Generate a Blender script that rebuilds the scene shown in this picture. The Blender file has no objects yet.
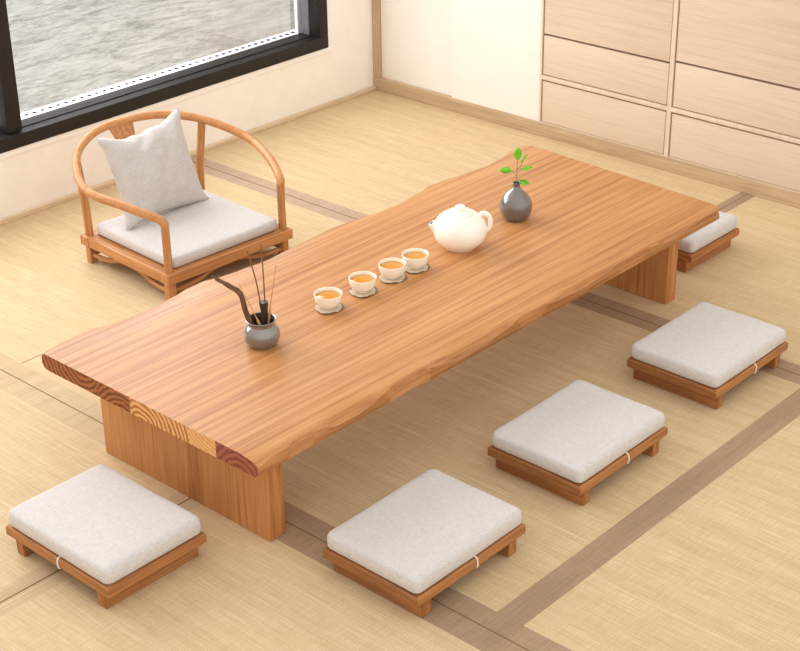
import bpy, bmesh, math, random
from mathutils import Vector, Matrix, noise
random.seed(4)
S = bpy.context.scene
COL = S.collection
PI = math.pi

# ------------------------------------------------------------------ materials
def srgb(r, g, b):
    f = lambda c: (c/255/12.92) if c/255 <= .04045 else ((c/255+.055)/1.055)**2.4
    return (f(r), f(g), f(b), 1)

class NT:
    def __init__(s, name):
        s.m = bpy.data.materials.new(name); s.m.use_nodes = True
        s.t = s.m.node_tree; s.N = s.t.nodes; s.L = s.t.links
        s.b = s.N['Principled BSDF']
    def n(s, kind, **kw):
        o = s.N.new(kind)
        for k, v in kw.items():
            if k in ('operation', 'blend_type', 'data_type', 'wave_type', 'bands_direction', 'rings_direction', 'noise_dimensions', 'wave_profile', 'feature'):
                setattr(o, k, v)
            else:
                o.inputs[k].default_value = v
        return o
    def l(s, a, b): s.L.new(a, b)
    def coords(s, scale=(1, 1, 1), loc=(0, 0, 0), rot=(0, 0, 0)):
        tc = s.N.new('ShaderNodeTexCoord'); mp = s.N.new('ShaderNodeMapping')
        mp.inputs['Scale'].default_value = scale; mp.inputs['Location'].default_value = loc; mp.inputs['Rotation'].default_value = rot
        s.l(tc.outputs['Object'], mp.inputs['Vector']); return mp.outputs['Vector']
    def noise(s, vec, scale, detail=3, rough=.55, dist=0.):
        o = s.n('ShaderNodeTexNoise', Scale=scale, Detail=detail, Roughness=rough, Distortion=dist)
        s.l(vec, o.inputs['Vector']); return o.outputs['Fac']
    def ramp(s, fac, stops):
        r = s.N.new('ShaderNodeValToRGB'); e = r.color_ramp.elements
        while len(e) < len(stops): e.new(.5)
        for i, (p, c) in enumerate(stops): e[i].position = p; e[i].color = c
        s.l(fac, r.inputs['Fac']); return r.outputs['Color']
    def mix(s, a, b, fac, mode='MIX'):
        o = s.N.new('ShaderNodeMix'); o.data_type = 'RGBA'; o.blend_type = mode
        for sock, v in ((o.inputs[0], fac), (o.inputs[6], a), (o.inputs[7], b)):
            if hasattr(v, 'node'): s.l(v, sock)
            else: sock.default_value = v
        return o.outputs[2]
    def math(s, op, a, b=0.):
        o = s.N.new('ShaderNodeMath'); o.operation = op
        for i, v in enumerate((a, b)):
            if hasattr(v, 'node'): s.l(v, o.inputs[i])
            else: o.inputs[i].default_value = v
        return o.outputs[0]
    def bump(s, h, strength, dist=.002):
        o = s.n('ShaderNodeBump', Strength=strength, Distance=dist); s.l(h, o.inputs['Height']); s.l(o.outputs['Normal'], s.b.inputs['Normal'])
    def fin(s, color, rough=.5, spec=.5):
        if hasattr(color, 'node'): s.l(color, s.b.inputs['Base Color'])
        else: s.b.inputs['Base Color'].default_value = color
        s.b.inputs['Roughness'].default_value = rough
        s.b.inputs['Specular IOR Level'].default_value = spec
        return s.m

def wood(name, light, mid, dark, axis='X', grain=14., rough=.42, figure=.5, spec=.4, stretch=.05):
    """straight grain along one axis: fine pores, irregular streaks and a little wavy figure"""
    k = NT(name)
    sc = lambda q: {'X': (q, 1, 1), 'Y': (1, q, 1), 'Z': (1, 1, q)}[axis]
    v = k.coords(sc(stretch*2))
    wv = k.n('ShaderNodeTexWave', wave_type='BANDS', Scale=grain*.55, Distortion=9., Detail=3., **{'Detail Scale': .9})
    wv.bands_direction = {'X': 'Y', 'Y': 'X', 'Z': 'X'}[axis]
    k.l(v, wv.inputs['Vector'])
    broad = k.noise(k.coords(sc(stretch*2.4)), grain*.55, 3, .55)
    streak = k.noise(k.coords(sc(stretch)), grain*5.5, 4, .65, .3)
    fine = k.noise(k.coords(sc(stretch*.8)), 170., 2, .6)
    f = k.math('ADD', k.math('MULTIPLY', wv.outputs['Fac'], .20*figure), k.math('ADD', k.math('MULTIPLY', fine, .24), k.math('ADD', k.math('MULTIPLY', broad, .30), k.math('MULTIPLY', streak, .46))))
    lo = .5+.05*figure
    c = k.ramp(f, [(lo-.17, light), (lo+.02, mid), (lo+.21, dark)])
    pores = k.ramp(k.noise(k.coords(sc(stretch*.5)), 120., 2, .5), [(.54, (0, 0, 0, 1)), (.66, (1, 1, 1, 1))])
    c = k.mix(c, dark, k.math('MULTIPLY', pores, .5))
    k.bump(fine, .10, .001)
    return k.fin(c, rough, spec)

def tatami(name, a, b, c, streak='Y', sc=1.):
    k = NT(name)
    st = (1, .03, 1) if streak == 'Y' else (.03, 1, 1)
    cr = (.05, 1, 1) if streak == 'Y' else (1, .05, 1)
    fine = k.noise(k.coords(st), 260*sc, 2, .6)
    cross = k.noise(k.coords(cr), 300*sc, 2, .6)
    speck = k.noise(k.coords((1, 1, 1)), 320*sc, 2, .7)
    broad = k.noise(k.coords(st), 22., 3, .6)
    line = k.noise(k.coords((1, .02, 1) if streak == 'Y' else (.02, 1, 1)), 85., 1, .5)
    f = k.math('ADD', k.math('MULTIPLY', fine, .3), k.math('ADD', k.math('MULTIPLY', cross, .22), k.math('ADD', k.math('MULTIPLY', speck, .3), k.math('MULTIPLY', broad, .18))))
    col = k.ramp(f, [(.36, a), (.5, b), (.66, c)])
    hi = k.ramp(line, [(.68, (0, 0, 0, 1)), (.76, (1, 1, 1, 1))])
    col = k.mix(col, c, k.math('MULTIPLY', hi, .55))
    k.bump(k.math('ADD', fine, cross), .25, .0015)
    return k.fin(col, .75, .25)

def fabric(name, a, b):
    k = NT(name)
    v = k.coords()
    w1 = k.noise(k.coords((1, .12, .5)), 420, 2, .6); w2 = k.noise(k.coords((.12, 1, .5)), 420, 2, .6)
    big = k.noise(v, 230, 4, .7)
    f = k.math('ADD', k.math('MULTIPLY', k.math('ADD', w1, w2), .3), k.math('MULTIPLY', big, .4))
    c = k.ramp(f, [(.38, a), (.62, b)])
    k.bump(k.math('ADD', w1, w2), .3, .0012)
    k.b.inputs['Sheen Weight'].default_value = .15
    return k.fin(c, .9, .15)

def plain(name, col, rough=.5, spec=.5, var=.06, scale=30, metal=0.):
    k = NT(name)
    nz = k.noise(k.coords(), scale, 3)
    d = tuple(c*(1-var) for c in col[:3])+(1,)
    c = k.ramp(nz, [(.35, d), (.65, col)])
    k.b.inputs['Metallic'].default_value = metal
    return k.fin(c, rough, spec)

M = {}
M['table'] = wood('table_oak', srgb(206, 152, 97), srgb(193, 135, 82), srgb(154, 96, 54), 'X', 15., .42, .5, .35, .03)
M['table_leg'] = wood('table_leg_oak', srgb(208, 150, 96), srgb(192, 130, 78), srgb(156, 98, 54), 'Z', 18., .45, .6, .3)
M['stool_x'] = wood('stool_wood_x', srgb(192, 134, 82), srgb(170, 112, 66), srgb(130, 82, 46), 'X', 26., .42, .6, .3)
M['stool_y'] = wood('stool_wood_y', srgb(192, 134, 82), srgb(170, 112, 66), srgb(130, 82, 46), 'Y', 26., .42, .6, .3)
M['chair_x'] = wood('chair_wood_x', srgb(212, 156, 102), srgb(195, 135, 83), srgb(156, 102, 60), 'X', 26., .4, .6, .35)
M['chair_y'] = wood('chair_wood_y', srgb(212, 156, 102), srgb(195, 135, 83), srgb(156, 102, 60), 'Y', 26., .4, .6, .35)
M['chair_z'] = wood('chair_wood_z', srgb(212, 156, 102), srgb(195, 135, 83), srgb(156, 102, 60), 'Z', 26., .4, .6, .35)
M['chair_bent'] = wood('chair_bent_wood', srgb(212, 156, 102), srgb(195, 135, 83), srgb(168, 112, 66), 'X', 10., .4, .2, .35, .4)
M['mat'] = tatami('tatami_weave', srgb(188, 161, 121), srgb(207, 181, 140), srgb(231, 209, 172))
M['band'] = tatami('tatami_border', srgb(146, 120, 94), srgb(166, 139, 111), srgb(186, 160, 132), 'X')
M['band_lit'] = tatami('tatami_border_lit', srgb(180, 152, 116), srgb(198, 171, 134), srgb(218, 193, 157), 'X')  # same border, with the brighter light on the left put into its colour
M['band_part_lit'] = tatami('tatami_border_part_lit', srgb(160, 132, 110), srgb(184, 156, 132), srgb(204, 178, 154), 'X')  # border behind the chair, some of the window brightness put into its colour
M['seam'] = plain('mat_seam', srgb(128, 104, 78), .9, .1)
M['linen'] = fabric('linen', srgb(196, 190, 186), srgb(218, 212, 208))
M['linen_pillow'] = fabric('linen_pillow', srgb(186, 180, 176), srgb(210, 204, 200))
M['wall'] = plain('plaster', srgb(250, 243, 236), .85, .15, .04, 14)
M['casing'] = plain('painted_casing', srgb(252, 247, 242), .6, .3, .03)
M['black'] = plain('dark_bronze_metal', srgb(36, 31, 28), .5, .3, .1)
M['grey_metal'] = plain('grey_sash_metal', srgb(120, 118, 122), .4, .5, .08)
M['white_metal'] = plain('white_strip', srgb(246, 246, 246), .5, .4, .02)
M['hole'] = plain('strip_hole', srgb(26, 24, 22), .8, .2)
M['trim'] = wood('trim_wood', srgb(212, 186, 152), srgb(200, 172, 138), srgb(176, 148, 114), 'Y', 20., .5, .4, .3)
M['trim_z'] = wood('trim_wood_upright', srgb(212, 186, 152), srgb(200, 172, 138), srgb(176, 148, 114), 'Z', 20., .5, .4, .3)
M['base'] = wood('base_wood', srgb(232, 212, 182), srgb(222, 198, 166), srgb(200, 172, 138), 'X', 20., .5, .4, .3)
M['panel'] = plain('sliding_paper', srgb(252, 250, 243), .6, .3, .02, 8)
M['cab'] = wood('cabinet_wood', srgb(228, 209, 188), srgb(222, 201, 178), srgb(210, 187, 163), 'Y', 12., .5, .35, .3)
M['cab_z'] = wood('cabinet_wood_upright', srgb(236, 218, 195), srgb(228, 208, 184), srgb(212, 190, 164), 'Z', 12., .5, .35, .3)
M['gap'] = plain('cabinet_shadow_gap', srgb(150, 120, 92), .8, .1)
M['cup'] = plain('cream_porcelain', srgb(247, 240, 222), .22, .5, .02)
M['pot_white'] = plain('white_porcelain', srgb(250, 243, 230), .3, .5, .015)
M['tea'] = plain('tea', srgb(214, 142, 36), .08, .5, .12, 60)
M['coaster'] = plain('coaster_top', srgb(214, 196, 172), .5, .4, .1)
M['coaster_rim'] = plain('coaster_rim', srgb(120, 100, 78), .5, .4, .1)
M['vase'] = plain('grey_glaze', srgb(98, 90, 86), .3, .5, .12, 25)
M['pot'] = plain('pewter_glaze', srgb(122, 116, 110), .28, .7, .12, 25, .3)
for q in ('vase', 'pot'):
    b_ = M[q].node_tree.nodes['Principled BSDF']; b_.inputs['Coat Weight'].default_value = 1; b_.inputs['Coat Roughness'].default_value = .06; b_.inputs['Coat IOR'].default_value = 1.8
M['pot_in'] = plain('pot_inside', srgb(70, 58, 48), .7, .2)
M['leaf'] = plain('leaf_green', srgb(112, 206, 48), .4, .4, .2, 60)
M['stem'] = plain('stem_green', srgb(120, 128, 60), .5, .3)
M['dark_wood'] = wood('scoop_wood', srgb(128, 88, 56), srgb(104, 68, 42), srgb(76, 48, 28), 'Z', 30., .4, .5)
M['pale_wood'] = wood('bamboo', srgb(214, 168, 118), srgb(198, 148, 98), srgb(168, 118, 72), 'Z', 30., .5, .4)
M['brown_stick'] = wood('stick_wood', srgb(140, 100, 66), srgb(118, 80, 50), srgb(90, 58, 34), 'Z', 30., .5, .4)
M['funnel'] = plain('dark_horn', srgb(62, 52, 46), .4, .4)
M['cord'] = plain('cord', srgb(238, 228, 212), .8, .2)

def ground_mat():
    k = NT('rough_pale_stone')
    v = k.coords((1, 2.6, 1), rot=(0, 0, .25))
    a = k.noise(v, 4.5, 8, .68, .8); b = k.noise(v, 26, 6, .7, .6)
    f = k.math('ADD', k.math('MULTIPLY', a, .6), k.math('MULTIPLY', b, .4))
    c = k.ramp(f, [(.36, srgb(150, 149, 146)), (.45, srgb(200, 199, 196)), (.53, srgb(230, 229, 226)), (.64, srgb(250, 249, 247))])
    k.bump(f, .5, .02)
    return k.fin(c, .6, .3)
M['ground'] = ground_mat()

def glass_mat():
    k = NT('window_glass')
    tr = k.N.new('ShaderNodeBsdfTransparent'); gl = k.n('ShaderNodeBsdfGlossy', Roughness=.02)
    fr = k.n('ShaderNodeFresnel', IOR=1.45); mx = k.N.new('ShaderNodeMixShader')
    k.l(k.math('MULTIPLY', fr.outputs[0], .5), mx.inputs[0]); k.l(tr.outputs[0], mx.inputs[1]); k.l(gl.outputs[0], mx.inputs[2])
    k.l(mx.outputs[0], k.N['Material Output'].inputs['Surface'])
    return k.m
M['glass'] = glass_mat()

def endgrain_mat():
    """end of the slab: boards glued side by side, each with its own growth rings"""
    k = NT('table_end_grain')
    tc = k.N.new('ShaderNodeTexCoord'); sep = k.N.new('ShaderNodeSeparateXYZ'); k.l(tc.outputs['Object'], sep.inputs[0])
    y = sep.outputs['Y']
    def rings(cy, cz, scale, c0, c1, c2, dist=3.):
        mp = k.N.new('ShaderNodeMapping'); mp.inputs['Location'].default_value = (0, -cy, -cz)
        k.l(tc.outputs['Object'], mp.inputs['Vector'])
        w = k.n('ShaderNodeTexWave', wave_type='RINGS', Scale=scale, Distortion=dist, Detail=3., **{'Detail Scale': 2.2})
        w.rings_direction = 'X'; k.l(mp.outputs['Vector'], w.inputs['Vector'])
        return k.ramp(w.outputs['Fac'], [(.1, c0), (.55, c1), (.95, c2)])
    d0, d1, d2 = srgb(166, 100, 54), srgb(146, 80, 40), srgb(104, 52, 24)
    p0, p1, p2 = srgb(226, 168, 108), srgb(205, 142, 82), srgb(158, 94, 46)
    r0, r1, r2 = srgb(160, 90, 60), srgb(144, 74, 50), srgb(124, 60, 40)
    A = rings(.66, .34, 19, d0, d1, d2)
    B = rings(.50, .19, 22, d0, d1, d2)
    C = rings(.43, .235, 20, p0, p1, p2)
    D = rings(.12, .44, 26, p0, p0, p1)
    E_ = rings(.07, .225, 18, r0, r1, r2)
    c = A
    for yy, nx in ((.60, B), (.47, C), (.25, D), (.153, E_)):
        c = k.mix(c, nx, k.math('LESS_THAN', y, yy))
    return k.fin(c, .5, .3)
M['endgrain'] = endgrain_mat()

# ------------------------------------------------------------------ mesh helpers
def box(bm, x0, x1, y0, y1, z0, z1, bev=0., seg=2, mi=0):
    vs = [bm.verts.new((x, y, z)) for z in (z0, z1) for y in (y0, y1) for x in (x0, x1)]
    fs = [bm.faces.new([vs[i] for i in q]) for q in ((0, 2, 3, 1), (4, 5, 7, 6), (0, 1, 5, 4), (2, 6, 7, 3), (0, 4, 6, 2), (1, 3, 7, 5))]
    for f in fs: f.material_index = mi
    if bev > 0:
        es = list({e for f in fs for e in f.edges})
        r = bmesh.ops.bevel(bm, geom=es, offset=bev, segments=seg, profile=.6, affect='EDGES')
        for f in r['faces']: f.material_index = mi
    return vs

def loft(bm, rings, close=True, caps=True, mi=0):
    R = [[bm.verts.new(p) for p in r] for r in rings]
    n = len(R[0])
    for a, b in zip(R[:-1], R[1:]):
        for i in range(n if close else n-1):
            j = (i+1) % n
            f = bm.faces.new((a[i], a[j], b[j], b[i])); f.material_index = mi
    if caps and close:
        f = bm.faces.new(R[0][::-1]); f.material_index = mi
        f = bm.faces.new(R[-1]); f.material_index = mi
    return R

def tube(bm, pts, rad, n=12, flat=None, mi=0):
    """sweep a circle (or an ellipse: flat=(a,b) factors) along points"""
    pts = [Vector(p) for p in pts]; m = len(pts)
    rad = rad if isinstance(rad, (list, tuple)) else [rad]*m
    up = Vector((0, 0, 1)); rings = []; prev = None
    for i in range(m):
        t = (pts[min(i+1, m-1)]-pts[max(i-1, 0)]).normalized()
        if prev is None:
            ref = up if abs(t.dot(up)) < .9 else Vector((0, 1, 0))
            s = t.cross(ref).normalized()
        else:
            s = (prev-t*prev.dot(t)).normalized()
        prev = s; u = s.cross(t).normalized()
        fa, fb = flat or (1, 1)
        rings.append([pts[i]+rad[i]*(fa*math.cos(a)*s+fb*math.sin(a)*u) for a in [2*PI*k/n for k in range(n)]])
    loft(bm, rings, mi=mi)

def lathe(bm, prof, n=40, mi=0, c=(0, 0, 0), capend=False):
    """profile of (r, z), from bottom to top; r==0 closes"""
    rows = []
    for r, z in prof:
        if r < 1e-6: rows.append([bm.verts.new((c[0], c[1], c[2]+z))])
        else: rows.append([bm.verts.new((c[0]+r*math.cos(2*PI*k/n), c[1]+r*math.sin(2*PI*k/n), c[2]+z)) for k in range(n)])
    for a, b in zip(rows[:-1], rows[1:]):
        for i in range(n):
            j = (i+1) % n
            if len(a) == 1 and len(b) == 1: continue
            if len(a) == 1: f = bm.faces.new((a[0], b[j], b[i]))
            elif len(b) == 1: f = bm.faces.new((a[i], a[j], b[0]))
            else: f = bm.faces.new((a[i], a[j], b[j], b[i]))
            f.material_index = mi

def cr(P, n=10):
    P = [Vector(q) for q in P]; P = [2*P[0]-P[1]]+P+[2*P[-1]-P[-2]]; out = []
    for i in range(1, len(P)-2):
        a, b, c, d = P[i-1:i+3]
        for k in range(n):
            t = k/n
            out.append(.5*(2*b+(c-a)*t+(2*a-5*b+4*c-d)*t*t+(3*b-3*c+d-a)*t**3))
    out.append(P[-2]); return out

def obj(name, bm, mats, parent=None, smooth=True, ang=40, loc=None, rotz=0.):
    bmesh.ops.recalc_face_normals(bm, faces=bm.faces)
    if smooth:
        la = math.radians(ang)
        for f in bm.faces: f.smooth = True
        for e in bm.edges:
            if len(e.link_faces) == 2 and e.calc_face_angle(0.) > la: e.smooth = False
    me = bpy.data.meshes.new(name); bm.to_mesh(me); bm.free()
    for m in (mats if isinstance(mats, (list, tuple)) else [mats]): me.materials.append(m)
    o = bpy.data.objects.new(name, me); COL.objects.link(o)
    if parent: o.parent = parent
    if loc is not None: o.location = loc
    o.rotation_euler.z = rotz
    return o

def tag(o, label, cat, group=None):
    o['label'] = label; o['category'] = cat
    if group: o['group'] = group
    return o

def thing(name, label, cat, loc=(0, 0, 0), rotz=0., group=None):
    o = bpy.data.objects.new(name, None); COL.objects.link(o)
    o.empty_display_size = .05; o.location = loc; o.rotation_euler.z = rotz
    return tag(o, label, cat, group)

def struct(o, label, cat):
    o['kind'] = 'structure'; o['label'] = label; o['category'] = cat; return o

def copy_tree(o, parent=None):
    c = o.copy(); COL.objects.link(c)
    if parent: c.parent = parent
    for ch in list(o.children): copy_tree(ch, c)
    return c

# ------------------------------------------------------------------ setting
WY, CX = 2.262, 2.814           # plane of the window wall, plane of the cabinet front
# floor: tatami mats with woven borders and thin seams between them
xs = [-2.6, .126, .194, .198, .258, .52, 1.654, 1.702, 1.707, 1.757, 2.90]
ys = [-2.8, -.582, -.505, .338, .368, .372, .3805, .3855,   .400, .430, .6, 1.30, 1.318, 1.322, 1.34, 2.30]
bm = bmesh.new()
V = {(i, j): bm.verts.new((x, y, 0)) for i, x in enumerate(xs) for j, y in enumerate(ys)}
for i in range(len(xs)-1):
    for j in range(len(ys)-1):
        f = bm.faces.new((V[i, j], V[i+1, j], V[i+1, j+1], V[i, j+1]))
        x = (xs[i]+xs[i+1])/2; y = (ys[j]+ys[j+1])/2; m = 0
        if .126 < x < .258 or 1.654 < x < 1.757: m = 1 if y < .6 else (3 if x < .5 else 4)  # window-side stretches take the border copies painted lighter for the daylight
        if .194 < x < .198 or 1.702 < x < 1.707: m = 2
        if .258 < x < 1.654:
            if -.582 < y < -.505: m = 1
            if 1.318 < y < 1.322 and x < .5: m = 2
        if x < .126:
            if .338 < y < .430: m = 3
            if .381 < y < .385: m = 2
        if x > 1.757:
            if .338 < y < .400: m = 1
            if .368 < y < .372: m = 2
        f.material_index = m
r = bmesh.ops.extrude_face_region(bm, geom=list(bm.faces))
for v in r['geom']:
    if isinstance(v, bmesh.types.BMVert): v.co.z -= .05
fl = obj('floor', bm, [M['mat'], M['band'], M['seam'], M['band_lit'], M['band_part_lit']], smooth=False)
struct(fl, 'woven straw tatami mat floor with brown borders', 'floor')

# window wall (along X at the back left), with the window opening
WX0, WX1, WZ0, WZ1 = -1.2, 2.534, .257, 2.15
bm = bmesh.new()
T = .16
box(bm, -2.6, 3.0, WY, WY+T, -.05, WZ0)
box(bm, -2.6, 3.0, WY, WY+T, WZ1, 2.35)
box(bm, -2.6, WX0, WY, WY+T, WZ0, WZ1)
box(bm, WX1, 3.0, WY, WY+T, WZ0, WZ1)
struct(obj('wall_left', bm, M['wall'], smooth=False), 'cream plastered wall below and around the dark window', 'wall')

# window: dark metal frame, mullions, glass, pale casing, perforated strip outside
w = bpy.data.objects.new('window_1', None); COL.objects.link(w); w.location = (.7, WY, WZ0)
struct(w, 'large window with dark bronze metal frame', 'window')
def wpart(name, bm, m, **k):
    o = obj(name, bm, m, **k); o.parent = w; o.location = (-.7, -WY, -WZ0); return o
bm = bmesh.new()
y0, y1 = WY-.012, WY+.10
e = .0015
box(bm, WX0+e, WX1-e, y0, y1, WZ0+e, WZ0+.052, .003)
box(bm, WX0+e, WX1-e, y0, y1, WZ1-.05, WZ1-e, .003)
box(bm, WX1-.05, WX1-e, y0, WY+.05, WZ0+.052, WZ1-.05, .003)
box(bm, WX0+e, WX0+.05, y0, y1, WZ0+.052, WZ1-.05, .003)
# inner step of the frame
box(bm, WX0+.05, WX1-.05, WY+.035, y1, WZ0+.050, WZ0+.056, .001)
wpart('window_frame', bm, M['black'])
bm = bmesh.new()
box(bm, .930, .992, WY+.005, y1, WZ0+.056, WZ1-.05, .003)
wpart('mullion', bm, M['black'])
bm = bmesh.new()
box(bm, WX1-.054, WX1-e, WY+.0505, y1, WZ0+.056, WZ1-.05, .002)
wpart('sash_stile', bm, M['grey_metal'])
for (a, b) in ((WX0+.05, .930), (.992, WX1-.054)):
    bm = bmesh.new(); box(bm, a, b, WY+.072, WY+.076, WZ0+.056, WZ1-.05)
    wpart('pane', bm, M['glass'], smooth=False)
bm = bmesh.new()
c0, c1 = WY-.004, WY
def frame4(bm, X0, X1, Z0, Z1, wd, y0, y1, bev):
    box(bm, X0-wd, X1+wd, y0, y1, Z0-wd, Z0, bev); box(bm, X0-wd, X1+wd, y0, y1, Z1, Z1+wd, bev)
    box(bm, X0-wd, X0, y0, y1, Z0, Z1, bev); box(bm, X1, X1+wd, y0, y1, Z0, Z1, bev)
frame4(bm, WX0, WX1, WZ0, WZ1, .022, WY-.006, WY, .0015)
wpart('casing', bm, M['casing'])
bm = bmesh.new()
box(bm, WX0+.05, WX1-.01, y1+.001, y1+.064, WZ0+.02, WZ0+.053)
for i in range(104):
    x = WX0+.06+i*.036
    if x < WX1-.07: box(bm, x, x+.018, y1+.026, y1+.044, WZ0+.053, WZ0+.0536, 0, 0, 1)
box(bm, WX1-.066, WX1-.004, y1+.002, y1+.020, WZ0+.053, WZ1)
wpart('drip_strip', bm, [M['white_metal'], M['hole']], smooth=False)

# pale ground outside the window
bm = bmesh.new()
box(bm, -2.6, 12, WY+T, 16, -.35, -.25)
struct(obj('ground', bm, M['ground'], smooth=False), 'rough pale grey ground seen through the window', 'ground')

# low wooden strip along the foot of the window wall
bm = bmesh.new(); box(bm, -2.6, CX, 2.243, WY, 0, .018, .003)
struct(obj('baseboard_left', bm, M['base']), 'thin pale wooden strip at the foot of the window wall', 'baseboard')

# cabinet wall (along Y at the back right)
bm = bmesh.new(); box(bm, CX+.45, CX+.6, -2.8, WY, -.05, 2.35)
struct(obj('wall_right', bm, M['wall'], smooth=False), 'plastered wall behind the built-in cabinets', 'wall')
bm = bmesh.new(); box(bm, CX, CX+.45, -2.8, WY-.001, 0, .058, .004)
struct(obj('baseboard_right', bm, M['trim']), 'beige wooden plinth under the sliding panels and cabinets', 'baseboard')
bm = bmesh.new(); box(bm, CX, CX+.09, 2.230, WY-.001, .058, 2.3, .003)
struct(obj('trim_1', bm, M['trim_z']), 'beige wooden corner post beside the cream sliding panel', 'trim')
for i, (a, b, x) in enumerate(((1.795, 2.2285, .022), (1.3475, 1.812, .006))):
    bm = bmesh.new(); box(bm, CX+x, CX+x+.014, a, b, .058, 2.3, .001)
    d = obj('door_%d' % (i+1), bm, M['panel'])
    struct(d, ('cream sliding panel next to the corner post', 'cream sliding panel next to the wooden cabinet')[i], 'door')

def cabinet(y0, y1, rows, label):
    """built-in cupboard: carcass with face frame, inset drawers, tall doors above"""
    t = thing('cabinet', label, 'cabinet', (CX, (y0+y1)/2, .058), 0, 'built-in cabinets along the wall')
    h = (y1-y0)/2
    def p(name, bm, m, **k): return obj(name, bm, m, t, **k)
    Z = lambda z: z-.058
    bm = bmesh.new()                                          # carcass: back, sides, shelves
    box(bm, .03, .44, -h, h, 0, 2.24)
    p('carcass', bm, M['gap'], smooth=False)
    bm = bmesh.new()
    st = .0085
    box(bm, 0, .03, -h, -h+st, 0, 2.24); box(bm, 0, .03, h-st, h, 0, 2.24)
    box(bm, 0, .03, -h+st, h-st, Z(rows[1])-.0085, Z(rows[1])+.0085, .0015)
    box(bm, 0, .03, -h+st, h-st, 0, .003)
    p('face_frame', bm, M['cab_z'])
    for i in range(len(rows)-1):
        lo = rows[i]+(.003, .0110, .0015)[i]+.002; hi = rows[i+1]-(.0155, .0050, .01)[i]
        bm = bmesh.new(); box(bm, .0035, .029, -h+st+.0055, h-st-.0055, Z(lo), Z(hi), .0015)
        p('drawer_front' if i < 2 else 'cabinet_door', bm, M['cab'])
    return t
cabinet(.7342, 1.345, [.058, .2485, .425, 2.29], 'pale wooden cabinet with two drawers, next to the cream sliding panel')
cabinet(.124, .7338, [.058, .2485, .436, 2.29], 'pale wooden cabinet with two drawers, at right edge of the photo')

# ------------------------------------------------------------------ low table
def lerp(tab, x):
    if x <= tab[0][0]: return tab[0][1]
    for (a, u), (b, v) in zip(tab[:-1], tab[1:]):
        if x <= b:
            t = (x-a)/(b-a); t = t*t*(3-2*t); return u+(v-u)*t
    return tab[-1][1]
BACK = [(0, .834), (.03, .838), (.072, .845), (.157, .851), (.225, .832), (.302, .820), (.37, .824), (.441, .833), (.503, .845), (.559, .846), (.618, .829), (.671, .822), (.778, .812), (.861, .819), (.964, .825), (1.05, .833), (1.171, .822), (1.246, .809), (1.334, .806), (1.443, .818), (1.512, .833), (1.579, .828), (1.662, .814), (1.766, .803), (1.843, .811), (1.93, .827), (2.0, .825)]
FT = [(0, -.002), (.03, .008), (.085, .010), (.156, .022), (.21, .006), (.258, -.016), (.327, -.018), (.38, -.008), (.427, .008), (.5, .024), (.567, .026), (.64, -.006), (.723, -.022), (.82, -.020), (.902, -.006), (1.001, .014), (1.076, .012), (1.15, -.004), (1.25, -.012), (1.36, .0), (1.456, .012), (1.567, .012), (1.7, -.012), (1.82, -.008), (1.9, .006), (2.0, .004)]
TZ, BZ = .306, .260
def x1_at(y): return 2.000+.046*min(1, max(0, y/.7))
t = thing('low_table', 'long low oak table with wavy live edges and slab legs', 'table', (1.0, .405, 0))
def T_(p): return (p[0]-1.0, p[1]-.405, p[2])
bm = bmesh.new(); rings = []
NS = 170
for i in range(NS+1):
    s = i/NS; x = 2.0*s
    yb = lerp(BACK, x); m = lerp(FT, x)
    ye = max(m, .004); ze = TZ-.003-max(0, (.004-m))/1.32
    endk = max(0., 1-x/.12); ze -= .008*endk
    wr = .022+.035*endk+.8*max(0, .004-m)
    if s > .985:                                            # softened far corners
        kk = (s-.985)/.015; ye += .016*kk*kk; yb -= .012*kk*kk
    if s < .008:
        kk = 1-s/.008; yb -= .004*kk*kk; ye += .003*kk
    pr = [(ye+.012 if ye > .012 else .018, BZ), (.011+max(0, ye-.02), BZ+.006), ((.011+ye)/2, (BZ+ze)/2+.004), (ye, ze), (ye+wr*.30, ze+(TZ-ze)*.62), (ye+wr, TZ)]
    for q in range(1, 9):
        pr.append((ye+wr+(yb-.016-ye-wr)*q/8, TZ))
    pr += [(yb-.006, TZ-.004), (yb, TZ-.013), (yb, BZ+.016), (yb-.008, BZ+.004), (yb-.02, BZ)]
    rings.append([T_((.014+s*(x1_at(y)-.014), y, z)) for y, z in pr])
R = loft(bm, rings, caps=False)
f0 = bm.faces.new(R[0][::-1]); f0.material_index = 1
f1 = bm.faces.new(R[-1])
for f in bm.faces: f.smooth = True
for a, b in zip(R[:-1], R[1:]):
    for k in (0, 3, len(R[0])-1):
        ed = bm.edges.get((a[k], b[k])); ed.smooth = False
for f in (f0, f1):
    for ed in f.edges: ed.smooth = False
# shift textures so that the end-grain boards measure from the front edge: mesh is built about the table centre
top = obj('tabletop', bm, [M['table'], M['endgrain']], t, ang=50)
for xa in (.107, 1.839):
    bm = bmesh.new(); box(bm, -.027, .027, -.3205, .3205, 0, BZ, .004)
    obj('leg', bm, M['table_leg'], t, loc=(xa+.027-1.0, 0, 0))
# the end grain reads object space: offset by the table centre
for nd in M['endgrain'].node_tree.nodes:
    if nd.type == 'MAPPING': nd.inputs['Location'].default_value[1] += .405
for nd in M['endgrain'].node_tree.nodes:
    if nd.type == 'MATH' and nd.operation == 'LESS_THAN': nd.inputs[1].default_value -= .405

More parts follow.
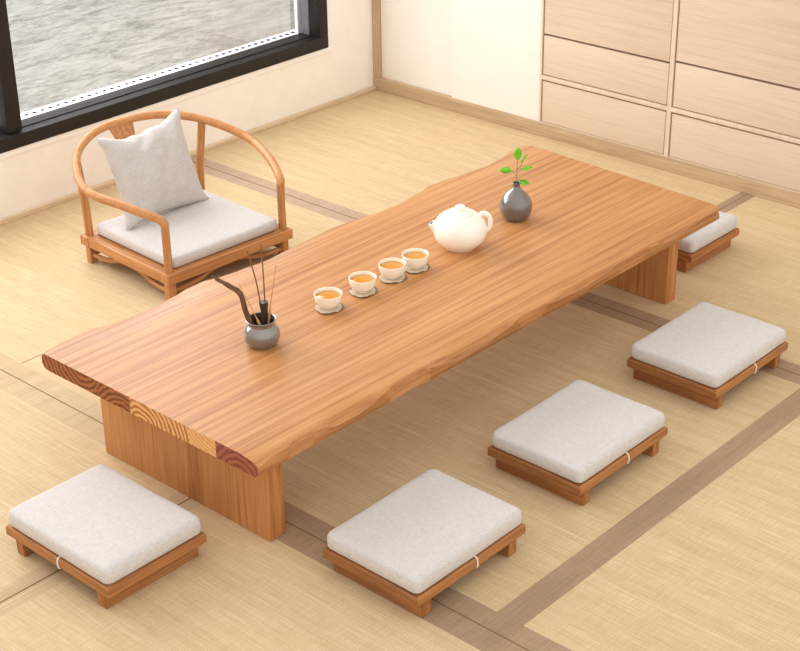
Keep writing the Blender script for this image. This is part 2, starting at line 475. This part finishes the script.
# ------------------------------------------------------------------ cushions and stools
def rrect(hx, hy, r, n=7):
    out = []
    for cx, cy, a0 in ((hx-r, hy-r, 0), (-hx+r, hy-r, PI/2), (-hx+r, -hy+r, PI), (hx-r, -hy+r, 1.5*PI)):
        for k in range(n):
            a = a0+PI/2*k/(n-1); out.append((cx+r*math.cos(a), cy+r*math.sin(a)))
        # points along the straight side
        nx = {0: (-hx+r, hy), PI/2: (-hx, -hy+r), PI: (hx-r, -hy), 1.5*PI: (hx, hy-r)}[a0]
        x, y = out[-1]
        for q in range(1, 8): out.append((x+(nx[0]-x)*q/8, y+(nx[1]-y)*q/8))
    return out
def pad_bm(hx, hy, h, seed, r=.028, puff=.006, wob=.0016):
    prof = [(.30, 0), (.16, 0), (.012, 0), (.004, .003), (0, .008), (-.001, h*.5), (0, h-.010), (.0025, h-.0045), (.0075, h-.001), (.020, h+.0005), (.045, h+puff*.5), (.085, h+puff*.85), (.12, h+puff)]
    bm = bmesh.new(); rings = []
    lim = min(hx, hy)
    for ins, z in prof:
        ins = min(ins, lim-.004)
        rr = max(.003, r-ins*.5)
        rings.append([(x, y, z) for x, y in rrect(hx-ins, hy-ins, min(rr, hx-ins-.0005, hy-ins-.0005))])
    out = []
    for rg in rings:
        o = []
        for x, y, z in rg:
            if z > .006:
                n = noise.noise((x*11+seed*7, y*11, z*9)); n2 = noise.noise((x*30, y*30+seed*3, z*20))
                z += wob*(1.5*n+.6*n2); s = 1+.004*noise.noise((x*18+seed, y*18, 3))
                x *= s; y *= s
            o.append((x, y, z))
        out.append(o)
    loft(bm, out); return bm

FH, FB = .072, .045             # top and underside of the stool frame
def make_stool(label, group):
    t = thing('floor_stool', label, 'stool', (0, 0, 0), 0, group)
    hx, hy, w = .196, .149, .034
    def rail(ax, s):
        bm = bmesh.new(); bv = .005
        if ax == 'x': P = [(-hx, s*hy), (hx, s*hy), (hx-w, s*(hy-w)), (-hx+w, s*(hy-w))]
        else: P = [(s*hx, -hy), (s*hx, hy), (s*(hx-w), hy-w), (s*(hx-w), -hy+w)]
        R = loft(bm, [[(x, y, z) for x, y in P] for z in (FB, FH)])
        es = [e for e in bm.edges if abs(e.verts[0].co.z-e.verts[1].co.z) < 1e-6 and (e.verts[0].co-e.verts[1].co).length > .1]
        bmesh.ops.bevel(bm, geom=es, offset=bv, segments=3, profile=.6, affect='EDGES')
        return bm
    for s in (-1, 1):
        obj('frame_rail', rail('x', s), M['stool_x'], t)
        obj('frame_rail', rail('y', s), M['stool_y'], t)
    bm = bmesh.new(); box(bm, -hx+w, hx-w, -hy+w, hy-w, FB+.004, FH-.010)
    obj('seat_board', bm, M['stool_x'], t, smooth=False)
    for s in (-1, 1):
        bm = bmesh.new(); cx = s*.156
        # runner: slightly trapezoid end, wider at the top
        P = [(-.141, 0), (.141, 0), (.142, FB), (-.142, FB)]
        rg = [[(cx+d, y, z) for y, z in P] for d in (-.016, .016)]
        loft(bm, rg); bmesh.ops.bevel(bm, geom=list(bm.edges), offset=.002, segments=2, affect='EDGES')
        obj('runner', bm, M['stool_y'], t)
    # pale cord loop round the middle of the front rail
    bm = bmesh.new(); a = hy+.0018; b = hy-w*.62
    L = cr([(.012, -b, FH-.003), (.012, -b-.004, FH+.0016), (.012, -a+.005, FH+.0016), (.012, -a, FH-.005), (.0125, -a, FB+.005), (.013, -a+.006, FB-.0016), (.013, -b, FB-.0016)], 5)
    tube(bm, L, .0021, 8); obj('cord', bm, M['cord'], t)
    return t
SG = 'low wooden floor stools around the table'
KG = 'grey linen cushions on the floor stools'
spots = [
    ((.298, -.2525), 0, 'low wooden floor stool at bottom centre, beside the near table leg', 'pale grey linen cushion on the stool at bottom centre of the photo'),
    ((.906, -.256), 0, 'low wooden floor stool, middle of the three in a row along the table', 'pale grey linen cushion on the middle stool of the row of three'),
    ((1.545, -.252), 0, 'low wooden floor stool farthest right of the row of three along the table', 'pale grey linen cushion on the right-hand stool of the row of three'),
    ((-.186, .347), -PI/2, 'low wooden floor stool in the left foreground, at the near table end', 'pale grey linen cushion on the stool in the left foreground'),
    ((2.224, .340), PI/2+PI, 'low wooden floor stool half hidden behind the far end of the table', 'pale grey linen cushion half hidden behind the far end of the table')]
st0 = make_stool('x', SG)
for i, ((x, y), rz, lab, cl) in enumerate(spots):
    o = st0 if i == 0 else copy_tree(st0)
    o.location = (x, y, 0); o.rotation_euler.z = rz; o['label'] = lab
    c = obj('seat_cushion', pad_bm(.1925, .1455, .046, i+1, .017, .004), M['linen'], loc=(x, y, FH+.0002), rotz=rz)
    tag(c, cl, 'cushion', KG)

# ------------------------------------------------------------------ armchair
CR = -.052
ch = thing('floor_armchair', 'low round-backed wooden armchair between the table and the window', 'chair', (1.083, 1.493, 0), CR)
fx, fy0, fy1 = .264, -.226, .262
FT_, FB_ = .100, .066
w = .045
for yy in ((fy0, fy0+w), (fy1-w, fy1)):
    bm = bmesh.new(); box(bm, -fx, fx, yy[0], yy[1], FB_, FT_, .004)
    obj('seat_rail', bm, M['chair_x'], ch)
for s in (-1, 1):
    a, b = sorted((s*(fx-.002), s*(fx-w)))
    bm = bmesh.new(); box(bm, a, b, fy0+w, fy1-w, FB_, FT_, .004)
    obj('seat_rail', bm, M['chair_y'], ch)
bm = bmesh.new(); box(bm, -fx+w, fx-w, fy0+w, fy1-w, FB_+.006, FT_-.006)
obj('seat_board', bm, M['chair_x'], ch, smooth=False)
lx, ly0, ly1 = .240, -.198, .236
for sx in (-1, 1):
    for y in (ly0, ly1):
        bm = bmesh.new(); box(bm, sx*lx-.014, sx*lx+.014, y-.014, y+.014, 0, FB_, .003)
        obj('leg', bm, M['chair_z'], ch)
# hump-backed braces between the legs
def brace(p, q, m):
    p, q = Vector(p), Vector(q); zs = [(0, .030), (.12, .031), (.24, .038), (.36, .055), (.5, .0575), (.64, .055), (.76, .038), (.88, .031), (1, .030)]
    pts = cr([p.lerp(q, a)+Vector((0, 0, z)) for a, z in zs], 4)
    bm = bmesh.new(); tube(bm, pts, .0085, 10); obj('brace', bm, m, ch)
for y in (ly0, ly1): brace((-lx+.014, y, 0), (lx-.014, y, 0), M['chair_x'])
for s in (-1, 1): brace((s*lx, ly0+.014, 0), (s*lx, ly1-.014, 0), M['chair_y'])
half = [(.243, -.2, .280), (.297, -.08, .309), (.335, .084, .334), (.259, .236, .382), (.116, .312, .414)]
hoop = [(-x, y, z) for x, y, z in half]+[(0, .359, .403)]+half[::-1]
half[4] = (.135, .322, .408)
hoop = [(-x, y, z) for x, y, z in half]+[(0, .352, .410)]+[(x, y, z) for x, y, z in half[::-1]]
hp = cr(hoop, 12)
# front posts run into the hoop with a soft shoulder: one bent stick each
pts = cr([(-.241, -.2, .262), (-.2425, -.2005, .270), (-.246, -.195, .2775)], 4)+hp[2:-2]+cr([(.246, -.195, .2775), (.2425, -.2005, .270), (.241, -.2, .262)], 4)
bm = bmesh.new(); tube(bm, pts, [.0142]*len(pts), 14)
obj('hoop_rail', bm, M['chair_bent'], ch)
for s in (-1, 1):
    bm = bmesh.new(); tube(bm, cr([(s*.241, -.2, FT_), (s*.2405, -.2, .19), (s*.241, -.2, .264)], 6), .0135, 14)
    obj('arm_post', bm, M['chair_z'], ch)
    bm = bmesh.new(); tube(bm, cr([(s*.240, .238, FT_), (s*.244, .238, .22), (s*.262, .234, .374)], 8), .0138, 14)
    obj('back_post', bm, M['chair_z'], ch)
# back splat: gently curved board, waisted near the top
bm = bmesh.new(); rings = []
for z, y, hw in ((FT_, .235, .047), (.16, .240, .045), (.22, .256, .042), (.28, .282, .039), (.33, .307, .036), (.36, .324, .037), (.385, .338, .044), (.402, .346, .047)):
    rings.append([(-hw, y-.006, z), (hw, y-.006, z), (hw, y+.006, z), (-hw, y+.006, z)])
loft(bm, rings)
obj('back_splat', bm, M['chair_z'], ch, ang=30)

def chair_pt(x, y, z):
    c, s = math.cos(CR), math.sin(CR)
    return (1.083+x*c-y*s, 1.493+x*s+y*c, z)
cu = obj('seat_cushion', pad_bm(.226, .212, .040, 9, .020, .004), M['linen'], loc=chair_pt(0, .012, FT_+.0003), rotz=CR)
tag(cu, 'wide pale grey seat cushion on the round-backed armchair', 'cushion')

# pillow: leans against the hoop
def pillow_bm(a=.182, b=.163, t=.060):
    bm = bmesh.new(); n = 34; g = {}
    for side in (1, -1):
        for i in range(n+1):
            for j in range(n+1):
                u = -1+2*i/n; v = -1+2*j/n
                edge = i in (0, n) or j in (0, n)
                if side == -1 and edge: g[side, i, j] = g[1, i, j]; continue
                x = u*a*(1-.13*(1-v*v)*abs(u)); z = v*b*(1-(.22 if v > 0 else .12)*(1-abs(u+.12)**1.7 if abs(u+.12) < 1 else 0)*abs(v)**1.5)
                th = t*((1-u*u)*(1-v*v))**.46
                wr = .013*noise.noise((u*2.2+3, v*2.2, side*2))+.005*noise.noise((u*5, v*5+2, side))
                fold = -.012*math.exp(-((u*.9-(v-.75)*.9+.15)/.10)**2)*max(0, min(1, (v+.1)*1.6))*(1-abs(u))
                z += (.010*noise.noise((u*3.1, 7, 1))+.004*noise.noise((u*7, 3, 1)))*max(0, v)**3*(1-abs(u)**4)
                y = side*(th+(wr+(fold if side == -1 else 0))*(1-u*u)**.5*(1-v*v)**.5)
                # tips flick out
                if abs(u) > .8 and abs(v) > .8: x *= 1.03; z *= 1.03
                g[side, i, j] = bm.verts.new((x, y, z))
        for i in range(n):
            for j in range(n):
                q = [g[side, i, j], g[side, i+1, j], g[side, i+1, j+1], g[side, i, j+1]]
                bm.faces.new(q if side == -1 else q[::-1])
    return bm
pl = obj('throw_pillow', pillow_bm(), M['linen_pillow'], ang=80)
pl.location = (1.080, 1.652, .2905); pl.rotation_euler = (math.radians(-22), math.radians(1), math.radians(1.5))
pm = Matrix.Translation(pl.location) @ pl.rotation_euler.to_matrix().to_4x4(); pinv = pm.inverted()
for v in pl.data.vertices:                       # the lower edge is squashed flat where it rests on the seat
    q = pm @ v.co
    if q.z < .1455: q.z = .1455; v.co = pinv @ q
tag(pl, 'square grey linen throw pillow leaning in the armchair', 'pillow')

# ------------------------------------------------------------------ tea things on the table
def leaf_coaster_bm(r, h=.005):
    bm = bmesh.new(); n = 40
    def ring(k, z):
        o = []
        for i in range(n):
            a = 2*PI*i/n
            rr = r*k*(1+.05*math.sin(3*a+.6)+.06*max(0, math.cos(a))**6)
            o.append((rr*math.cos(a), rr*math.sin(a), z+.0012*math.sin(4*a)*k*(1 if z > 0 else 0)))
        return o
    R = loft(bm, [ring(.85, 0), ring(.97, .0018), ring(1, .0036), ring(.97, h), ring(.86, h-.0012), ring(.5, h-.0015), ring(.1, h-.0015)])
    for f in bm.faces:
        zc = f.calc_center_median().z; f.material_index = 1 if zc < .0046 and f.normal.z < .7 else 0
    bm.normal_update()
    for f in bm.faces:
        c = f.calc_center_median(); f.material_index = 1 if math.hypot(c.x, c.y) > r*.95 or c.z < .001 else 0
    return bm
RT = Vector((.675, -.738, 0))           # across the view, parallel to the floor
def teacup():
    t = thing('teacup', 'x', 'cup', (0, 0, 0), 0, 'cream cups of tea in a row on the table')
    bm = bmesh.new()
    lathe(bm, [(0, .003), (.014, .003), (.0155, 0), (.019, 0), (.0195, .004), (.0290, .008), (.0348, .016), (.0378, .027), (.0392, .038), (.0395, .0405), (.0387, .0417), (.0374, .0410), (.0362, .034), (.0332, .020), (.026, .011), (.015, .0075), (0, .007)], 44)
    obj('bowl', bm, M['cup'], t)
    bm = bmesh.new(); lathe(bm, [(0, .0315), (.0335, .0315), (.0352, .0323), (.0338, .0330), (0, .0330)], 44)
    obj('tea', bm, M['tea'], t)
    return t
labs = ['nearest the incense pot, first in the row', 'second in the row, counted from the grey stick pot', 'third in the row, counted from the grey stick pot', 'nearest the teapot, last in the row']
cup0 = teacup(); cm = None
for i, (x, y) in enumerate(((.690, .443), (.826, .442), (.946, .440), (1.039, .434))):
    c = cup0 if i == 0 else copy_tree(cup0)
    q = Vector((x, y, 0))+RT*-.001+Vector((-.002, -.003, 0))
    if cm is None:
        co = obj('coaster', leaf_coaster_bm(.039), [M['coaster'], M['coaster_rim']]); cm = co
    else:
        co = cm.copy(); COL.objects.link(co)
    co.location = (q.x, q.y, TZ); co.rotation_euler.z = -.85+(.0, .25, -.2, .1)[i]
    names = ['cup of the row nearest the grey stick pot', 'second cup from the grey stick pot', 'third cup from the grey stick pot', 'cup of the row nearest the white teapot']
    tag(co, 'small leaf-shaped coaster under the '+names[i], 'coaster', 'small coasters under the teacups')
    c.location = (x, y, TZ+.0042)
    c['label'] = 'small cream tea cup, '+names[i].replace('cup of the row ', '').replace(' cup', '')+', full of amber tea'

# teapot
tp = thing('teapot', 'round white porcelain teapot between the cups and the grey vase', 'teapot', (1.241, .436, TZ), math.atan2(-.738, .675))
bm = bmesh.new()
lathe(bm, [(0, .003), (.038, .003), (.040, 0), (.046, 0), (.048, .004), (.061, .013), (.073, .028), (.0795, .046), (.0795, .062), (.0745, .079), (.065, .092), (.052, .1025), (.0425, .1078), (.0415, .1080)], 56)
lathe(bm, [(.0415, .1080), (.037, .105), (.030, .102), (0, .101)], 56)
obj('body', bm, M['pot_white'], tp)
bm = bmesh.new()
lathe(bm, [(0, .1030), (.038, .1060), (.0408, .1086), (.034, .1125), (.022, .1162), (.012, .1178), (0, .1182)], 48)
lid = obj('lid', bm, M['pot_white'], tp)
bm = bmesh.new()
lathe(bm, [(0, .1165), (.0125, .1165), (.0140, .1195), (.0162, .1235), (.0150, .1280), (.0095, .1312), (0, .1325)], 40)
obj('knob', bm, M['pot_white'], lid)
bm = bmesh.new()
sp = cr([(-.064, 0, .056), (-.074, 0, .064), (-.080, 0, .071), (-.0845, 0, .0765)], 4)
tube(bm, sp, [.017, .0165, .016, .0155, .015, .0145, .014, .0132, .0126, .012, .0115, .0112, .0108], 20)
obj('spout', bm, M['pot_white'], tp)
d = (Vector(sp[-1])-Vector(sp[-2])).normalized()
bm = bmesh.new(); tube(bm, [Vector(sp[-1])-d*.001, Vector(sp[-1])+d*.0005], .0062, 16)
obj('spout_opening', bm, M['hole'], tp)
bm = bmesh.new()
tube(bm, cr([(.056, 0, .097), (.066, 0, .1045), (.078, 0, .1025), (.0870, 0, .090), (.0890, 0, .073), (.0840, 0, .057), (.071, 0, .044)], 8), .0074, 14)
obj('handle', bm, M['pot_white'], tp)

# grey bottle vase and the green sprig in it
vx, vy = 1.512, .440
vs = thing('bud_vase', 'round dark grey bottle vase with a narrow neck near the far table end', 'vase', (vx, vy, TZ))
bm = bmesh.new()
vp = [(0, .002), (.025, .002), (.027, 0), (.031, 0), (.040, .008), (.0475, .022), (.0510, .040), (.0490, .056), (.042, .072), (.032, .085), (.0205, .094), (.0138, .101), (.0115, .107)]
lathe(bm, vp, 48); obj('body', bm, M['vase'], vs)
bm = bmesh.new()
lathe(bm, [(.0115, .107), (.0112, .111), (.0126, .116), (.0138, .1185), (.0128, .1198), (.0104, .1185), (.0088, .111), (.0084, .098), (.0084, .060), (0, .059)], 32)
obj('neck', bm, M['vase'], vs)
spg = thing('plant_sprig', 'small green leafy sprig standing in the grey bottle vase', 'plant', (vx, vy, TZ+.062))
px = 1/325.; pz = 1/290.
def V_(dx, dy, dep=0.):
    """offset across the view / upward, measured from the vase mouth (z .064 above the sprig's foot)"""
    q = RT*(dx*px)+Vector((.738, .675, 0))*dep
    return Vector((q.x, q.y, .064+dy*pz-.007))
bm = bmesh.new()
tube(bm, cr([(0, 0, 0), V_(.2, 0), V_(0, 6), V_(.3, 14, .004), V_(.6, 22, .004)], 5), .0011, 8); obj('stem', bm, M['stem'], spg)
for (a, bmid, c) in ((V_(0, 6), V_(-4, 10), V_(-6, 12)), (V_(0, 8), V_(4, 11), V_(6, 12)), (V_(0, 2), V_(3, 3), V_(4, 1)), (V_(.2, 12), V_(4, 16), V_(5, 19))):
    bm = bmesh.new(); tube(bm, cr([a, bmid, c], 4), .0008, 6); obj('twig', bm, M['stem'], spg)
def leaf(base, tip, wd, side, cup=.004):
    base, tip = Vector(base), Vector(tip); L = tip-base; side = Vector(side); side = (side-L.normalized()*side.dot(L.normalized())).normalized()
    nrm = L.normalized().cross(side); bm = bmesh.new(); rows = []
    for i in range(11):
        t = i/10; wdt = wd*(math.sin(PI*t**.85)**.8 if 0 < t < 1 else .02); row = []
        for k in (-1, -.5, 0, .5, 1):
            row.append(base+L*t+side*wdt*k+nrm*(cup*(abs(k)-.5)-.006*(t-.5)**2))
        rows.append(row)
    top = [[p+nrm*.0004 for p in r] for r in rows]; bot = [[p-nrm*.0004 for p in r[::-1]] for r in rows]
    loft(bm, [a+b for a, b in zip(top, bot)])
    obj('leaf', bm, M['leaf'], spg, ang=70)
up = Vector((0, 0, 1))
leaf(V_(.4, 21), V_(1, 34, -.006), .0115, RT)
leaf(V_(-5, 11.5), V_(-17.5, 12.5, -.006), .0105, up+RT*.2)
leaf(V_(5, 12), V_(15.5, 13.5, .008), .0065, up*.7+Vector((.738, .675, 0))*.9)
leaf(V_(3, 1.5), V_(12.5, -.5, -.006), .0100, up)
leaf(V_(4.5, 18.5), V_(10, 26, .006), .0035, up*.3+Vector((.738, .675, 0)))

# grey pot with tea tools
qx, qy = .423, .424
pt = thing('tool_pot', 'squat shiny grey pot holding wooden tea tools at the left end of the table', 'pot', (qx, qy, TZ))
bm = bmesh.new()
lathe(bm, [(0, .002), (.026, .002), (.028, 0), (.032, 0), (.041, .008), (.0475, .022), (.0485, .034), (.0455, .046), (.0395, .055), (.0350, .060)], 48)
obj('body', bm, M['pot'], pt)
bm = bmesh.new()
lathe(bm, [(.0350, .060), (.0348, .0635), (.0365, .0685), (.0398, .0735), (.0405, .0750), (.0392, .0760), (.0365, .0745)], 48)
obj('rim', bm, M['pot'], pt)
bm = bmesh.new()
lathe(bm, [(.0365, .0745), (.0335, .067), (.0325, .060), (.037, .052), (.042, .038), (.036, .016), (0, .010)], 40)
obj('lining', bm, M['pot_in'], pt)
kx, kz = 1/382., 1/350.
DP = Vector((.738, .675, 0))
def Q(px_, py_, dep=0.):
    """point in the pot's upright middle plane, from offsets measured on the photo; dep = metres away from us"""
    q = Vector((qx, qy, TZ))+RT*((px_-261+(2 if py_ < 300 else 0))*kx)+DP*dep
    return Vector((q.x, q.y, TZ+(343.7-py_)*kz+dep*0.5))
def stick(name, pts, rad, m, label, flat=None):
    o0 = Vector(pts[0]); pts = [Vector(p)-o0 for p in pts]
    c = cr(pts, 6); rad = rad if not isinstance(rad, list) else [rad[min(len(rad)-1, int(i/(len(c)-1)*(len(rad)-1)+.5))] for i in range(len(c))]
    bm = bmesh.new(); tube(bm, c, rad, 10, flat); o = obj(name, bm, m); o.location = o0
    return tag(o, label, 'tea tool', 'tea tools standing in the grey pot')
stick('tea_scoop', [Q(257, 334, -.012), Q(252, 319, -.014), Q(247, 304, -.016), Q(241, 286, -.018), Q(231, 278, -.018), Q(221, 272, -.018), Q(214, 267.5, -.018)], [.0075, .0085, .0085, .008, .007, .0055, .003], M['dark_wood'], 'dark bent wooden scoop, leaning far left in the grey pot', (1, .5))
stick('tea_stick', [Q(263, 334, .012), Q(257, 290, .012), Q(249, 253, .012)], .0019, M['brown_stick'], 'thin dark stick leaning left in the grey pot, left of the upright one')
stick('tea_stick', [Q(264, 334, .020), Q(263.2, 290, .020), Q(262.4, 250, .020)], .0019, M['brown_stick'], 'thin dark upright stick in the middle of the grey pot')
stick('tea_pick', [Q(267, 334, .0), Q(271, 305, .0), Q(277, 264, .0)], [.0042, .0030, .0012, .0010], M['pale_wood'], 'pale tapering pick leaning right in the grey pot')
stick('tea_pick', [Q(265, 334, -.014), Q(257, 311, -.014), Q(240, 277, -.014)], [.0042, .0040, .0012, .0008], M['pale_wood'], 'pale flat pick leaning left in front of the dark sticks')
o0 = Q(265, 335, .008); bm = bmesh.new()
tube(bm, [Vector(), Q(265, 322, .010)-o0, Q(264, 304.5, .012)-o0], [.003, .006, .0125], 18)
fo = obj('tea_funnel', bm, M['funnel']); fo.location = o0
tag(fo, 'dark flaring funnel standing in the middle of the grey pot', 'tea tool', 'tea tools standing in the grey pot')

# ------------------------------------------------------------------ light
wd = bpy.data.worlds.new('daylight'); S.world = wd; wd.use_nodes = True
wt = wd.node_tree; bg = wt.nodes['Background']; bg.inputs[0].default_value = (1.0, .975, .935, 1)
# added fill: surroundings brightened behind us to light the window wall and cabinets
tc = wt.nodes.new('ShaderNodeTexCoord'); dp = wt.nodes.new('ShaderNodeVectorMath'); dp.operation = 'DOT_PRODUCT'
dp.inputs[1].default_value = Vector((-.32, -.85, .42)).normalized()
mr = wt.nodes.new('ShaderNodeMapRange'); mr.inputs[1].default_value = -.3; mr.inputs[2].default_value = 1.; mr.inputs[3].default_value = .84; mr.inputs[4].default_value = 2.25
wt.links.new(tc.outputs['Generated'], dp.inputs[0]); wt.links.new(dp.outputs['Value'], mr.inputs[0]); wt.links.new(mr.outputs[0], bg.inputs[1])
def area(name, loc, target, sx, sy, power, col):
    l = bpy.data.lights.new(name, 'AREA'); l.shape = 'RECTANGLE'; l.size = sx; l.size_y = sy; l.energy = power; l.color = col
    o = bpy.data.objects.new(name, l); COL.objects.link(o); o.location = loc
    o.rotation_euler = (Vector(target)-Vector(loc)).to_track_quat('-Z', 'Y').to_euler(); return o
area('window_daylight', (.7, 2.75, 1.55), (.8, .3, .2), 3.4, 1.5, 175, (.97, .98, 1))
sn = bpy.data.lights.new('sun', 'SUN'); sn.energy = .28; sn.angle = math.radians(38); sn.color = (1, .96, .90)
so = bpy.data.objects.new('sun', sn); COL.objects.link(so); so.location = (0, 4, 5)
so.rotation_euler = Vector((.62, -.7, -1.05)).to_track_quat('-Z', 'Y').to_euler()

# ------------------------------------------------------------------ camera
F, yaw, pit, rol = 1560.107, math.radians(42.45001), math.radians(27.012), math.radians(-.79736)
fw = Vector((math.cos(yaw)*math.cos(pit), math.sin(yaw)*math.cos(pit), -math.sin(pit)))
r0 = Vector((math.sin(yaw), -math.cos(yaw), 0)); u0 = r0.cross(fw)
rr = r0*math.cos(rol)+u0*math.sin(rol); uu = -r0*math.sin(rol)+u0*math.cos(rol)
cd = bpy.data.cameras.new('camera'); cam = bpy.data.objects.new('camera', cd); COL.objects.link(cam)
mt = Matrix((rr, uu, -fw)).transposed().to_4x4(); mt.translation = Vector((-2.00829, -2.28991, 2.20412)); cam.matrix_world = mt
cd.sensor_width = 36; cd.lens = F/800*36; cd.clip_start = .05
S.camera = cam
S.view_settings.view_transform = 'Standard'; S.view_settings.look = 'None'
S.view_settings.gamma = 1; S.view_settings.use_curve_mapping = False
S.view_settings.exposure = -.58
